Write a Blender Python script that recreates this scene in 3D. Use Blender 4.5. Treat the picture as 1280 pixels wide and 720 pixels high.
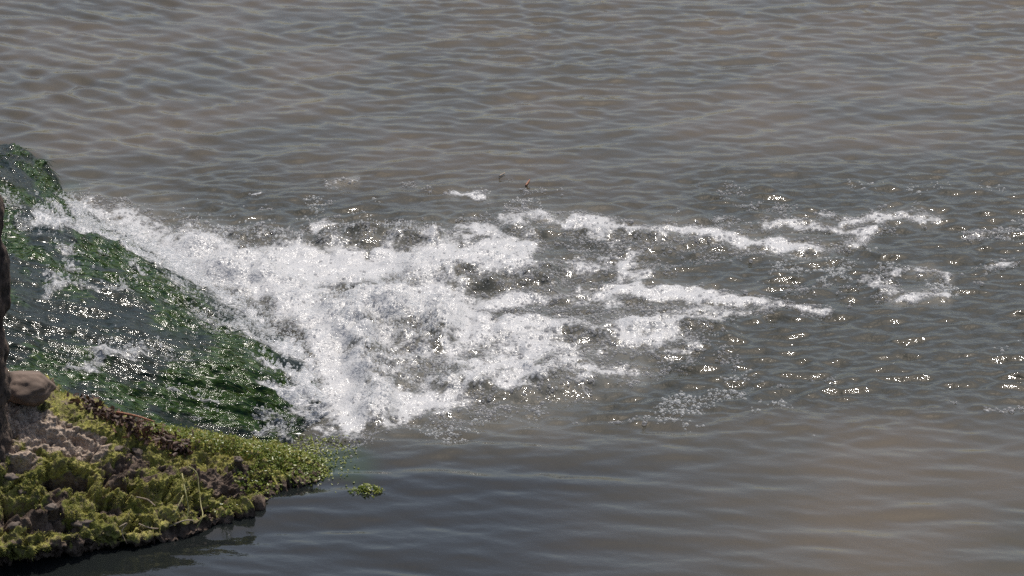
import bpy, math, random
import numpy as np
R = math.radians
rng = np.random.default_rng(7)
random.seed(7)
scene = bpy.context.scene
for o in list(bpy.data.objects):
    bpy.data.objects.remove(o)

# ------------------------------------------------------------------ camera
CAM_H, PITCH, HFOV = 5.0, R(20.0), R(15.0)
cam_d = bpy.data.cameras.new("camera")
cam = bpy.data.objects.new("camera", cam_d)
scene.collection.objects.link(cam)
cam.location = (0, 0, CAM_H)
cam.rotation_euler = (R(90) - PITCH, 0, 0)
cam_d.sensor_width = 36.0
cam_d.lens = 18.0 / math.tan(HFOV / 2)
cam_d.clip_start, cam_d.clip_end = 0.1, 5000
cam_d.dof.use_dof = True
cam_d.dof.focus_distance = 14.0
cam_d.dof.aperture_fstop = 9.0
scene.camera = cam

# ------------------------------------------------------------------ light
SUN_EL, SUN_AZ = R(63), R(24)          # azimuth measured from +Y (ahead of the camera) towards +X
world = bpy.data.worlds.new("World")
scene.world = world
world.use_nodes = True
wn = world.node_tree
bg = wn.nodes["Background"]
sky = wn.nodes.new("ShaderNodeTexSky")
sky.sky_type = 'NISHITA'
sky.sun_disc = False
sky.sun_elevation = SUN_EL
sky.sun_rotation = SUN_AZ
sky.dust_density = 3.6
sky.air_density = 1.0
sky.ozone_density = 0.3
wn.links.new(sky.outputs[0], bg.inputs[0])
bg.inputs[1].default_value = 0.115
sun_d = bpy.data.lights.new("sun", 'SUN')
sun_d.energy = 3.6
sun_d.angle = R(0.53)
sun_d.color = (1.0, 0.95, 0.87)
sun = bpy.data.objects.new("sun", sun_d)
scene.collection.objects.link(sun)
sun.location = (6, 30, 40)
sun.rotation_euler = (R(90) - SUN_EL, 0, R(180) - SUN_AZ)
import mathutils
_sd = mathutils.Vector((math.sin(SUN_AZ) * math.cos(SUN_EL), math.cos(SUN_AZ) * math.cos(SUN_EL), math.sin(SUN_EL)))
sun.rotation_euler = _sd.to_track_quat('Z', 'Y').to_euler()
vs = scene.view_settings
vs.view_transform = 'Standard'
vs.look = 'None'
vs.gamma = 1.0
vs.exposure = 0.15
vs.use_curve_mapping = False
scene.cycles.use_denoising = False
scene.cycles.max_bounces = 6
scene.cycles.transparent_max_bounces = 12
scene.cycles.caustics_reflective = False
scene.cycles.caustics_refractive = False
scene.cycles.sample_clamp_indirect = 4.0

# ------------------------------------------------------------------ helpers
TH = math.tan(HFOV / 2)
CP, SP = math.cos(PITCH), math.sin(PITCH)

def P(px, py, z=0.0):
    """photo pixel + known height -> world point"""
    a = (px - 640) / 640 * TH
    b = (360 - py) / 640 * TH
    d = np.array([a, CP + b * SP, -SP + b * CP])
    t = (z - CAM_H) / d[2]
    return np.array([d[0] * t, d[1] * t, z])

def proj(X, Y, Z):
    depth = Y * CP - (Z - CAM_H) * SP
    up = Y * SP + (Z - CAM_H) * CP
    return 640 + X / depth / TH * 640, 360 - up / depth / TH * 640

def sstep(a, b, x):
    t = np.clip((x - a) / (b - a), 0, 1)
    return t * t * (3 - 2 * t)

_perm = rng.permutation(4096).astype(np.int64)
_val = rng.random(4096)

def _h(i, j, k):
    return _val[(_perm[(_perm[(_perm[i & 4095] + j) & 4095] + k) & 4095])]

def vnoise(x, y, z):
    """3D value noise in 0..1"""
    xi, yi, zi = np.floor(x).astype(np.int64), np.floor(y).astype(np.int64), np.floor(z).astype(np.int64)
    fx, fy, fz = x - xi, y - yi, z - zi
    fx = fx * fx * fx * (fx * (fx * 6 - 15) + 10)
    fy = fy * fy * fy * (fy * (fy * 6 - 15) + 10)
    fz = fz * fz * fz * (fz * (fz * 6 - 15) + 10)
    out = 0
    for a in (0, 1):
        wx = fx if a else 1 - fx
        for b in (0, 1):
            wy = fy if b else 1 - fy
            for c in (0, 1):
                wz = fz if c else 1 - fz
                out = out + wx * wy * wz * _h(xi + a, yi + b, zi + c)
    return out

def fbm(x, y, z, octv=4, gain=0.5):
    s, a, t, f = 0, 1.0, 0, 1.0
    for i in range(octv):
        s = s + a * vnoise(x * f + 17.3 * i, y * f + 5.1 * i, z * f + 9.7 * i)
        t += a
        a *= gain
        f *= 2.03
    return s / t

def strokes(px, py, items):
    """largest falloff of the listed pixel polylines: (points, half width, strength)"""
    out = np.zeros_like(px)
    for pts, w, s in items:
        xs = [q[0] for q in pts]; ys = [q[1] for q in pts]
        m = (px > min(xs) - w) & (px < max(xs) + w) & (py > min(ys) - w) & (py < max(ys) + w)
        if not m.any():
            continue
        x, y = px[m], py[m]
        d = np.full(x.shape, 1e9)
        if len(pts) == 1:
            d = np.hypot(x - xs[0], y - ys[0])
        for (x0, y0), (x1, y1) in zip(pts[:-1], pts[1:]):
            L = (x1 - x0) ** 2 + (y1 - y0) ** 2
            t = np.clip(((x - x0) * (x1 - x0) + (y - y0) * (y1 - y0)) / L, 0, 1)
            d = np.minimum(d, np.hypot(x - x0 - t * (x1 - x0), y - y0 - t * (y1 - y0)))
        v = s * sstep(0, 1, 1 - d / w)
        out[m] = np.maximum(out[m], v)
    return out

def catmull(pts, t):
    """uniform Catmull-Rom through pts (n, ...) at t in 0..1"""
    pts = np.asarray(pts, float)
    n = len(pts)
    ext = np.concatenate([2 * pts[:1] - pts[1:2], pts, 2 * pts[-1:] - pts[-2:-1]])
    u = np.clip(t, 0, 1) * (n - 1)
    i = np.minimum(u.astype(int), n - 2)
    f = (u - i).reshape((-1,) + (1,) * (pts.ndim - 1))
    p0, p1, p2, p3 = ext[i], ext[i + 1], ext[i + 2], ext[i + 3]
    return 0.5 * (2 * p1 + (p2 - p0) * f + (2 * p0 - 5 * p1 + 4 * p2 - p3) * f ** 2 + (3 * p1 - p0 - 3 * p2 + p3) * f ** 3)

def mesh_obj(name, co, faces, mat=None, attrs=None, parent=None, smooth=True):
    me = bpy.data.meshes.new(name)
    co = np.asarray(co, np.float32).reshape(-1, 3)
    me.vertices.add(len(co))
    me.vertices.foreach_set("co", co.ravel())
    if faces is not None and len(faces):
        faces = np.asarray(faces, np.int32)
        k = faces.shape[1]
        me.loops.add(faces.size)
        me.loops.foreach_set("vertex_index", faces.ravel())
        me.polygons.add(len(faces))
        me.polygons.foreach_set("loop_start", np.arange(0, faces.size, k, dtype=np.int32))
        if smooth:
            me.polygons.foreach_set("use_smooth", np.ones(len(faces), bool))
    for an, av in (attrs or {}).items():
        a = me.attributes.new(an, 'FLOAT', 'POINT')
        a.data.foreach_set("value", np.asarray(av, np.float32).ravel())
    me.update(calc_edges=True)
    ob = bpy.data.objects.new(name, me)
    scene.collection.objects.link(ob)
    if mat:
        me.materials.append(mat)
    if parent:
        ob.parent = parent
    return ob

def grid_faces(nr, nc, flip=False):
    i = np.arange(nr - 1)[:, None] * nc + np.arange(nc - 1)[None, :]
    f = np.stack([i, i + 1, i + nc + 1, i + nc], -1).reshape(-1, 4)
    return f[:, ::-1] if flip else f

def grid_normals(G):
    du = np.gradient(G, axis=0); dv = np.gradient(G, axis=1)
    n = np.cross(dv, du)
    n /= np.linalg.norm(n, axis=-1, keepdims=True) + 1e-12
    return n

def tag(o, label=None, cat=None, group=None, kind=None):
    if label: o["label"] = label
    if cat: o["category"] = cat
    if group: o["group"] = group
    if kind: o["kind"] = kind
    return o

def tube(pts, radii, sides=7, rough=0.0, sub=8, seed=0):
    pts = np.asarray(pts, float)
    t = np.linspace(0, 1, (len(pts) - 1) * sub + 1)
    c = catmull(pts, t)
    r = np.interp(t, np.linspace(0, 1, len(radii)), radii)
    tan = np.gradient(c, axis=0)
    tan /= np.linalg.norm(tan, axis=1, keepdims=True)
    ref = np.array([0.31, 0.94, 0.13])
    a = np.cross(tan, ref); a /= np.linalg.norm(a, axis=1, keepdims=True)
    b = np.cross(tan, a)
    th = np.linspace(0, 2 * np.pi, sides, endpoint=False)
    ring = a[:, None] * np.cos(th)[None, :, None] + b[:, None] * np.sin(th)[None, :, None]
    rr = r[:, None] * np.ones(sides)
    if rough:
        q = c[:, None] + ring * r[:, None, None]
        s = 0.5 / max(radii) * (2.2 if rough > .3 else 1)
        rr = rr * (1 + rough * (fbm(q[..., 0] * s * 3 + seed, q[..., 1] * s * 3, q[..., 2] * s, 4) - 0.5) * 2)
    co = (c[:, None] + ring * rr[..., None]).reshape(-1, 3)
    n = len(t)
    i = np.arange(n - 1)[:, None] * sides; j = np.arange(sides)[None]
    f = np.stack([i + j, i + (j + 1) % sides, i + sides + (j + 1) % sides, i + sides + j], -1).reshape(-1, 4)
    co = np.concatenate([co, c[:1], c[-1:]])
    k = len(co)
    jj = np.arange(sides)
    cap0 = np.stack([jj, np.full(sides, k - 2), np.full(sides, k - 2), (jj + 1) % sides], -1)
    tri0 = np.stack([(jj + 1) % sides, jj, np.full(sides, k - 2)], -1)
    tri1 = np.stack([(n - 1) * sides + jj, (n - 1) * sides + (jj + 1) % sides, np.full(sides, k - 1)], -1)
    return co, f, np.concatenate([tri0, tri1])

def poly_obj(name, co, quads, tris, mat, parent=None):
    me = bpy.data.meshes.new(name)
    me.from_pydata([tuple(v) for v in co], [], [tuple(q) for q in quads] + [tuple(t) for t in tris])
    me.polygons.foreach_set("use_smooth", np.ones(len(me.polygons), bool))
    me.materials.append(mat)
    ob = bpy.data.objects.new(name, me)
    scene.collection.objects.link(ob)
    ob.parent = parent
    return ob

# ---- node helpers
def new_mat(name):
    m = bpy.data.materials.new(name)
    m.use_nodes = True
    nt = m.node_tree
    return m, nt, nt.nodes["Principled BSDF"]

def N(nt, typ, **kw):
    n = nt.nodes.new(typ)
    for k, v in kw.items():
        if k.startswith("i_"):
            key = k[2:]
            n.inputs[int(key) if key.isdigit() else key.replace("_", " ")].default_value = v
        else:
            setattr(n, k, v)
    return n

def attr(nt, name):
    return N(nt, "ShaderNodeAttribute", attribute_name=name).outputs["Fac"]

def math_n(nt, op, a, b=None, clamp=False):
    n = N(nt, "ShaderNodeMath", operation=op, use_clamp=clamp)
    for i, v in enumerate((a, b)):
        if v is None: continue
        if isinstance(v, (int, float)): n.inputs[i].default_value = v
        else: nt.links.new(v, n.inputs[i])
    return n.outputs[0]

def maprange(nt, v, a, b, c=0.0, d=1.0, smooth=True):
    n = N(nt, "ShaderNodeMapRange", interpolation_type='SMOOTHSTEP' if smooth else 'LINEAR')
    nt.links.new(v, n.inputs[0])
    for i, q in enumerate((a, b, c, d)): n.inputs[1 + i].default_value = q
    return n.outputs[0]

def mixc(nt, f, a, b):
    n = N(nt, "ShaderNodeMix", data_type='RGBA')
    for s, v in ((0, f), (6, a), (7, b)):
        if isinstance(v, (int, float)): n.inputs[s].default_value = v
        elif isinstance(v, tuple): n.inputs[s].default_value = (*v, 1.0)
        else: nt.links.new(v, n.inputs[s])
    return n.outputs[2]

def mixf(nt, f, a, b):
    n = N(nt, "ShaderNodeMix", data_type='FLOAT')
    for s, v in ((0, f), (2, a), (3, b)):
        if isinstance(v, (int, float)): n.inputs[s].default_value = v
        else: nt.links.new(v, n.inputs[s])
    return n.outputs[0]

def coords(nt, scale=(1, 1, 1), uv=None):
    tc = N(nt, "ShaderNodeTexCoord").outputs["Object"] if uv is None else uv
    mp = N(nt, "ShaderNodeMapping")
    nt.links.new(tc, mp.inputs[0])
    mp.inputs["Scale"].default_value = scale
    return mp.outputs[0]

def noise(nt, vec, scale, detail=3, rough=0.5, dist=0.0):
    n = N(nt, "ShaderNodeTexNoise")
    nt.links.new(vec, n.inputs["Vector"])
    n.inputs["Scale"].default_value = scale
    n.inputs["Detail"].default_value = detail
    n.inputs["Roughness"].default_value = rough
    n.inputs["Distortion"].default_value = dist
    return n.outputs["Fac"]

def voro(nt, vec, scale, feature='F1', out="Distance"):
    n = N(nt, "ShaderNodeTexVoronoi", feature=feature)
    nt.links.new(vec, n.inputs["Vector"])
    n.inputs["Scale"].default_value = scale
    return n.outputs[out]

def bump(nt, h, strength, dist, prev=None):
    n = N(nt, "ShaderNodeBump")
    nt.links.new(h, n.inputs["Height"])
    n.inputs["Distance"].default_value = dist
    if isinstance(strength, (int, float)): n.inputs["Strength"].default_value = strength
    else: nt.links.new(strength, n.inputs["Strength"])
    if prev is not None: nt.links.new(prev, n.inputs["Normal"])
    return n.outputs[0]

# ------------------------------------------------------------------ materials
def make_water_mat():
    m, nt, b = new_mat("turbid_water")
    L = nt.links.new
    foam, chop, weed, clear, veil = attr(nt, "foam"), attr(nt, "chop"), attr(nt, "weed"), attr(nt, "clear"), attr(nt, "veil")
    v = coords(nt)
    # silty body colour, drifting between brown and grey green
    c1 = noise(nt, v, 1.3, 3)
    body = mixc(nt, maprange(nt, c1, 0.35, 0.65), (0.070, 0.057, 0.039), (0.044, 0.040, 0.028))
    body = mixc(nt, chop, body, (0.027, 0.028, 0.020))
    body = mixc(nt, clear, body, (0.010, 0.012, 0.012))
    body = mixc(nt, weed, body, (0.020, 0.040, 0.018))
    # foam: bubble cells break up the edge of the foam film
    cell = voro(nt, v, 75.0)
    cell2 = voro(nt, v, 190.0)
    nz = noise(nt, coords(nt, (1, 0.7, 1)), 30.0, 5, 0.68, 0.8)
    brk = math_n(nt, 'ADD', math_n(nt, 'MULTIPLY', cell, 0.55), math_n(nt, 'MULTIPLY', nz, 0.9))
    ff = math_n(nt, 'SUBTRACT', math_n(nt, 'MULTIPLY', foam, 1.65), brk)
    fac = maprange(nt, ff, -0.10, 0.50)
    wn_ = math_n(nt, 'ADD', math_n(nt, 'MULTIPLY', nz, 0.9), math_n(nt, 'MULTIPLY', cell, -0.35))
    white = mixc(nt, maprange(nt, wn_, 0.08, 0.52), (0.455, 0.455, 0.46), (0.32, 0.32, 0.32))
    white = mixc(nt, maprange(nt, cell, 0.30, 0.62, 0, 0.45), white, (0.27, 0.27, 0.265))
    white = mixc(nt, maprange(nt, foam, 0.72, 1.0, 0, 0.7), white, (0.455, 0.455, 0.46))
    milky = mixc(nt, math_n(nt, 'MULTIPLY', veil, 0.6), body, (0.20, 0.195, 0.175))
    L(mixc(nt, fac, milky, white), b.inputs["Base Color"])
    L(mixf(nt, fac, mixf(nt, chop, 0.03, 0.04), 0.24), b.inputs["Roughness"])
    b.inputs["IOR"].default_value = 1.33
    # ripples finer than the mesh
    r1 = noise(nt, coords(nt, (1, 1.0, 1)), 26.0, 3, 0.55)
    r2 = noise(nt, v, 85.0, 2, 0.5)
    r0 = noise(nt, coords(nt, (1, 1.5, 1)), 5.0, 3, 0.5)
    n0 = bump(nt, r0, attr(nt, "open_water"), 0.05)
    n1 = bump(nt, r1, mixf(nt, chop, 0.12, 0.42), 0.012, n0)
    n2 = bump(nt, r2, mixf(nt, chop, 0.0, 0.25), 0.003, n1)
    hf = math_n(nt, 'MULTIPLY', math_n(nt, 'SUBTRACT', 1.0, math_n(nt, 'ADD', cell, math_n(nt, 'MULTIPLY', cell2, 0.5))), 1.0)
    n3 = bump(nt, hf, math_n(nt, 'MULTIPLY', fac, 0.35), 0.008, n2)
    L(n3, b.inputs["Normal"])
    return m

def make_cascade_mat():
    m, nt, b = new_mat("cascade_water")
    L = nt.links.new
    foam, alg, fu, fv = attr(nt, "foam"), attr(nt, "algae"), attr(nt, "flow_u"), attr(nt, "flow_v")
    cb = N(nt, "ShaderNodeCombineXYZ")
    L(fu, cb.inputs[0]); L(fv, cb.inputs[1])
    uv = cb.outputs[0]
    v = coords(nt)
    st = noise(nt, coords(nt, (5, 26, 1), uv), 1.6, 4, 0.55, 0.6)
    st2 = noise(nt, coords(nt, (16, 60, 1), uv), 1.6, 3, 0.6, 0.4)
    fine = noise(nt, v, 60.0, 3, 0.6)
    dark = mixc(nt, st, (0.001, 0.005, 0.004), (0.005, 0.013, 0.009))
    comb = noise(nt, coords(nt, (7, 40, 1), uv), 1.6, 4, 0.6, 0.5)
    green = mixc(nt, maprange(nt, comb, 0.32, 0.68), (0.002, 0.016, 0.004), (0.030, 0.060, 0.010))
    col = mixc(nt, maprange(nt, math_n(nt, 'ADD', alg, math_n(nt, 'MULTIPLY', math_n(nt, 'SUBTRACT', comb, 0.5), 1.0)), 0.15, 0.95), dark, green)
    ff = math_n(nt, 'ADD', foam, math_n(nt, 'MULTIPLY', math_n(nt, 'SUBTRACT', st2, 0.5), 1.5))
    fac = maprange(nt, ff, 0.42, 1.15)
    col = mixc(nt, maprange(nt, ff, 0.30, 0.62), col, (0.10, 0.105, 0.10))
    L(mixc(nt, fac, col, (0.52, 0.52, 0.53)), b.inputs["Base Color"])
    L(mixf(nt, fac, mixf(nt, alg, 0.09, 0.14), 0.25), b.inputs["Roughness"])
    b.inputs["IOR"].default_value = 1.33
    b.inputs["Specular IOR Level"].default_value = 0.32
    n1 = bump(nt, st, 0.8, 0.010)
    n2 = bump(nt, st2, mixf(nt, foam, 0.35, 1.0), 0.005, n1)
    n3 = bump(nt, fine, mixf(nt, alg, 0.06, 0.8), 0.0045, n2)
    L(n3, b.inputs["Normal"])
    return m

def make_bubble_mat(name, opacity, col):
    m, nt, b = new_mat(name)
    b.inputs["Base Color"].default_value = (*col, 1)
    b.inputs["Roughness"].default_value = 0.10
    b.inputs["IOR"].default_value = 1.4
    tr = N(nt, "ShaderNodeBsdfTransparent")
    mx = N(nt, "ShaderNodeMixShader")
    fr = N(nt, "ShaderNodeLayerWeight")
    fr.inputs[0].default_value = 0.35
    tl = N(nt, "ShaderNodeBsdfTranslucent")
    tl.inputs[0].default_value = (*col, 1)
    m2 = N(nt, "ShaderNodeMixShader")
    m2.inputs[0].default_value = 0.78
    nt.links.new(b.outputs[0], m2.inputs[1])
    nt.links.new(tl.outputs[0], m2.inputs[2])
    f = maprange(nt, fr.outputs["Facing"], 0.0, 1.0, opacity, 0.8, False)
    nt.links.new(f, mx.inputs[0])
    nt.links.new(tr.outputs[0], mx.inputs[1])
    nt.links.new(m2.outputs[0], mx.inputs[2])
    nt.links.new(mx.outputs[0], nt.nodes["Material Output"].inputs[0])
    return m

def make_leaf_mat(name, c1, c2, rough, transl=0.3, scale=30.0):
    m, nt, b = new_mat(name)
    v = coords(nt)
    n = noise(nt, v, scale, 2)
    col = mixc(nt, maprange(nt, n, 0.35, 0.65), c1, c2)
    nt.links.new(col, b.inputs["Base Color"])
    b.inputs["Roughness"].default_value = rough
    b.inputs["IOR"].default_value = 1.4
    tl = N(nt, "ShaderNodeBsdfTranslucent")
    nt.links.new(col, tl.inputs[0])
    mx = N(nt, "ShaderNodeMixShader")
    mx.inputs[0].default_value = transl
    nt.links.new(b.outputs[0], mx.inputs[1])
    nt.links.new(tl.outputs[0], mx.inputs[2])
    nt.links.new(mx.outputs[0], nt.nodes["Material Output"].inputs[0])
    return m

def make_bank_mat():
    m, nt, b = new_mat("mossy_earth")
    L = nt.links.new
    moss, soil = attr(nt, "moss"), attr(nt, "soil")
    v = coords(nt)
    big = noise(nt, v, 9.0, 4, 0.6)
    mid = noise(nt, v, 30.0, 4, 0.6)
    fine = noise(nt, v, 130.0, 3, 0.6)
    earth = mixc(nt, maprange(nt, mid, 0.3, 0.7), (0.045, 0.031, 0.023), (0.150, 0.110, 0.085))
    grey = mixc(nt, maprange(nt, fine, 0.3, 0.7), (0.23, 0.175, 0.135), (0.47, 0.38, 0.305))
    base = mixc(nt, soil, earth, grey)
    g = mixc(nt, maprange(nt, big, 0.35, 0.65), (0.145, 0.155, 0.032), (0.360, 0.330, 0.090))
    g = mixc(nt, maprange(nt, fine, 0.4, 0.75, 0, 0.7), g, (0.03, 0.040, 0.008))
    g = mixc(nt, maprange(nt, noise(nt, v, 52.0, 3, 0.6), 0.42, 0.66, 0, 0.75), g, (0.15, 0.115, 0.075))
    k = math_n(nt, 'ADD', moss, math_n(nt, 'MULTIPLY', math_n(nt, 'SUBTRACT', mid, 0.5), 1.3))
    L(mixc(nt, maprange(nt, k, 0.36, 0.62), base, g), b.inputs["Base Color"])
    b.inputs["Roughness"].default_value = 0.85
    b.inputs["Specular IOR Level"].default_value = 0.25
    n1 = bump(nt, mid, 0.6, 0.02)
    L(bump(nt, fine, 0.8, 0.008, n1), b.inputs["Normal"])
    return m

def make_noise_mat(name, c1, c2, scale, rough, bstr=0.6, bdist=0.01, stretch=(1, 1, 1)):
    m, nt, b = new_mat(name)
    v = coords(nt, stretch)
    n = noise(nt, v, scale, 5, 0.6)
    nt.links.new(mixc(nt, maprange(nt, n, 0.32, 0.68), c1, c2), b.inputs["Base Color"])
    b.inputs["Roughness"].default_value = rough
    nt.links.new(bump(nt, n, bstr, bdist), b.inputs["Normal"])
    return m

M_water = make_water_mat()
M_cascade = make_cascade_mat()
M_bubble = make_bubble_mat("foam_bubble", 0.55, (0.55, 0.55, 0.56))
M_drop = make_bubble_mat("water_drop", 0.35, (0.72, 0.73, 0.74))
M_bank = make_bank_mat()
M_moss = make_leaf_mat("moss_blade", (0.170, 0.185, 0.036), (0.390, 0.360, 0.100), 0.7, 0.35, 12.0)
M_weed = make_leaf_mat("weed_leaf", (0.095, 0.135, 0.020), (0.235, 0.260, 0.050), 0.28, 0.35, 25.0)
M_algae = make_leaf_mat("wet_algae", (0.006, 0.026, 0.005), (0.075, 0.105, 0.016), 0.16, 0.3, 9.0)
M_litter = make_leaf_mat("dead_leaf", (0.035, 0.017, 0.012), (0.125, 0.070, 0.045), 0.55, 0.15, 14.0)
M_boulder = make_noise_mat("brown_boulder", (0.095, 0.066, 0.050), (0.160, 0.114, 0.088), 14.0, 0.85, 0.6, 0.008)
M_stone = make_noise_mat("bank_stone", (0.075, 0.056, 0.044), (0.165, 0.128, 0.104), 30.0, 0.85, 0.6, 0.006)
M_bark = make_noise_mat("rough_bark", (0.010, 0.008, 0.007), (0.135, 0.095, 0.072), 45.0, 0.9, 1.0, 0.02, (1, 1, 0.35))
M_twig = make_noise_mat("red_twig", (0.20, 0.075, 0.035), (0.30, 0.13, 0.065), 40.0, 0.5)
M_vine = make_noise_mat("pale_vine", (0.16, 0.17, 0.05), (0.30, 0.27, 0.12), 30.0, 0.6)
M_root = make_noise_mat("pale_root", (0.17, 0.13, 0.09), (0.32, 0.26, 0.20), 30.0, 0.7)
M_bed = make_noise_mat("silt", (0.10, 0.08, 0.06), (0.16, 0.13, 0.10), 2.0, 0.9)
M_grass = make_noise_mat("meadow", (0.05, 0.06, 0.025), (0.10, 0.095, 0.045), 0.6, 0.9)

# ------------------------------------------------------------------ foam layout (photo pixels, on the pool's surface)
FOAM = [
    # impact zone and the solid white body
    ([(110, 272), (200, 296), (260, 318)], 34, 1.0),
    ([(240, 318), (330, 350), (400, 400), (440, 470), (440, 515)], 62, 1.25),
    ([(330, 335), (430, 330), (520, 335), (600, 325), (645, 325)], 52, 1.2),
    ([(400, 400), (480, 385), (560, 390), (600, 410)], 62, 1.15),
    ([(440, 460), (520, 450), (600, 440), (660, 450)], 60, 1.05),
    ([(430, 505), (500, 500), (560, 495), (640, 478)], 40, 0.95),
    ([(640, 330), (690, 330), (740, 335)], 16, 0.85),
    ([(540, 300), (600, 300), (660, 318)], 26, 1.0),
    # crest of the standing wave at the back
    ([(290, 292), (330, 288), (370, 296)], 10, 0.55),
    ([(405, 290), (440, 284), (490, 285), (545, 293)], 12, 0.75),
    # upper arm drifting right
    ([(632, 274), (690, 280), (750, 285), (810, 290), (870, 296), (940, 302), (1010, 312)], 16, 1.08),
    ([(700, 290), (760, 300), (830, 300)], 24, 0.75),
    ([(820, 305), (790, 325), (775, 345), (790, 352), (815, 338)], 17, 0.85),
    ([(815, 336), (860, 338)], 7, 0.6),
    # middle band
    ([(600, 380), (650, 372), (720, 372), (780, 366), (850, 364), (900, 373), (950, 380)], 14, 0.98),
    ([(600, 372), (640, 365)], 14, 0.8),
    ([(760, 352), (740, 372)], 14, 0.7),
    ([(900, 378), (960, 385), (1020, 386)], 11, 0.8),
    ([(620, 405), (700, 405), (780, 408), (840, 410)], 18, 0.98),
    ([(830, 405), (880, 402), (940, 394), (985, 386)], 11, 0.7),
    # thin webbing between the bands
    ([(600, 350), (700, 345), (800, 330)], 38, 0.66),
    ([(640, 395), (760, 392), (900, 388)], 30, 0.68),
    ([(600, 460), (720, 445), (850, 430)], 34, 0.68),
    ([(700, 300), (850, 315), (980, 320)], 20, 0.50),
    # lower body
    ([(680, 442), (760, 432), (840, 422)], 14, 0.9),
    ([(640, 470), (740, 464), (800, 454)], 13, 0.95),
    ([(600, 440), (690, 440), (770, 430)], 30, 0.85),
    ([(650, 465), (720, 460), (790, 456)], 22, 0.85),
    ([(560, 500), (640, 492), (710, 482), (730, 478)], 24, 0.75),
    ([(400, 532), (470, 530), (560, 522), (650, 510)], 16, 0.7),
    ([(770, 525), (790, 522)], 12, 0.5),
    ([(700, 520), (760, 525), (810, 520)], 10, 0.42),
    # far flecks behind the foam
    ([(412, 230), (438, 228)], 6, 0.9),
    ([(574, 247), (604, 252)], 7, 1.0),
    ([(500, 236), (520, 234), (556, 244)], 6, 0.65),
    ([(305, 240), (316, 239)], 4, 0.8),
    ([(408, 250), (418, 252)], 8, 0.45),
    ([(525, 258), (545, 260)], 8, 0.42),
    ([(326, 265), (334, 266)], 5, 0.6),
    ([(640, 230), (646, 231)], 5, 0.7),
    ([(660, 243), (705, 240)], 8, 0.42),
    # upper right
    ([(862, 230), (900, 236), (930, 240)], 9, 0.58),
    ([(905, 246), (930, 254), (955, 258)], 9, 0.60),
    ([(960, 258), (985, 256)], 8, 0.5),
    ([(885, 273), (930, 282)], 8, 0.62),
    ([(960, 275), (1010, 277), (1060, 290)], 10, 0.82),
    ([(1005, 264), (1030, 262)], 6, 0.65),
    ([(1040, 275), (1100, 270), (1130, 274), (1160, 276)], 9, 0.85),
    ([(1075, 288), (1055, 300), (1020, 316)], 9, 0.88),
    ([(1080, 290), (1110, 290)], 9, 0.6),
    ([(1130, 256), (1150, 262)], 6, 0.5),
    ([(1065, 352), (1100, 346), (1120, 345)], 9, 0.8),
    ([(1135, 344), (1160, 342), (1178, 352)], 8, 0.85),
        ([(1165, 374), (1140, 376), (1115, 378)], 9, 0.9),
    ([(1060, 360), (1055, 375)], 8, 0.5),
    ([(1085, 352), (1105, 364)], 16, 0.8),
    ([(1180, 345), (1245, 350)], 7, 0.45),
    ([(1205, 300), (1222, 302), (1255, 297)], 7, 0.66),
    ([(1245, 340), (1285, 328)], 8, 0.66),
    ([(1270, 287), (1290, 290)], 6, 0.6),
    ([(980, 370), (1010, 365), (1040, 364)], 7, 0.58),
    ([(970, 380), (1000, 386)], 8, 0.62),
    ([(1040, 418), (1065, 412)], 7, 0.45),
    ([(875, 433), (900, 436), (915, 452)], 9, 0.6),
    ([(790, 448), (860, 456)], 9, 0.58),
    ([(950, 488), (972, 488)], 6, 0.5),
    ([(1010, 468), (1040, 478)], 10, 0.42),
    ([(1230, 511), (1290, 510)], 5, 0.62),
    ([(1185, 500), (1200, 502)], 5, 0.45),
]
GLITTER = [   # loose bubbles riding the chop
    ([(780, 470), (900, 470), (1050, 480)], 60, 0.5),
    ([(700, 515), (850, 500), (1000, 520)], 40, 0.45),
    ([(860, 240), (1000, 260), (1250, 270)], 50, 0.35),
    ([(1000, 340), (1150, 360), (1270, 370)], 60, 0.45),
    ([(400, 250), (700, 255)], 26, 0.35),
    ([(480, 548), (700, 535), (850, 530)], 20, 0.45),
    ([(1120, 420), (1250, 440)], 50, 0.3),
    ([(280, 285), (560, 290)], 20, 0.5),
]
BOIL = [   # where the falling sheet drives the pool up: heights in metres
    ([(250, 322), (330, 362), (395, 420)], 60, 0.05),
    ([(455, 430), (470, 480), (470, 505)], 42, 0.075),
    ([(420, 400), (480, 400), (540, 410)], 55, 0.09),
    ([(520, 350), (620, 345), (680, 345)], 40, 0.05),
    ([(405, 300), (480, 294), (550, 302)], 15, 0.045),
    ([(640, 284), (760, 296), (900, 308)], 20, 0.028),
    ([(610, 410), (760, 418), (900, 410)], 34, 0.03),
    ([(500, 470), (620, 480), (720, 470)], 40, 0.05),
    ([(290, 298), (340, 296), (372, 304)], 13, 0.04),
]
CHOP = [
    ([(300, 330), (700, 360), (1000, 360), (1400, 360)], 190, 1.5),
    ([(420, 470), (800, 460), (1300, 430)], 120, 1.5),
    ([(900, 260), (1400, 270)], 110, 1.1),
]

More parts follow.
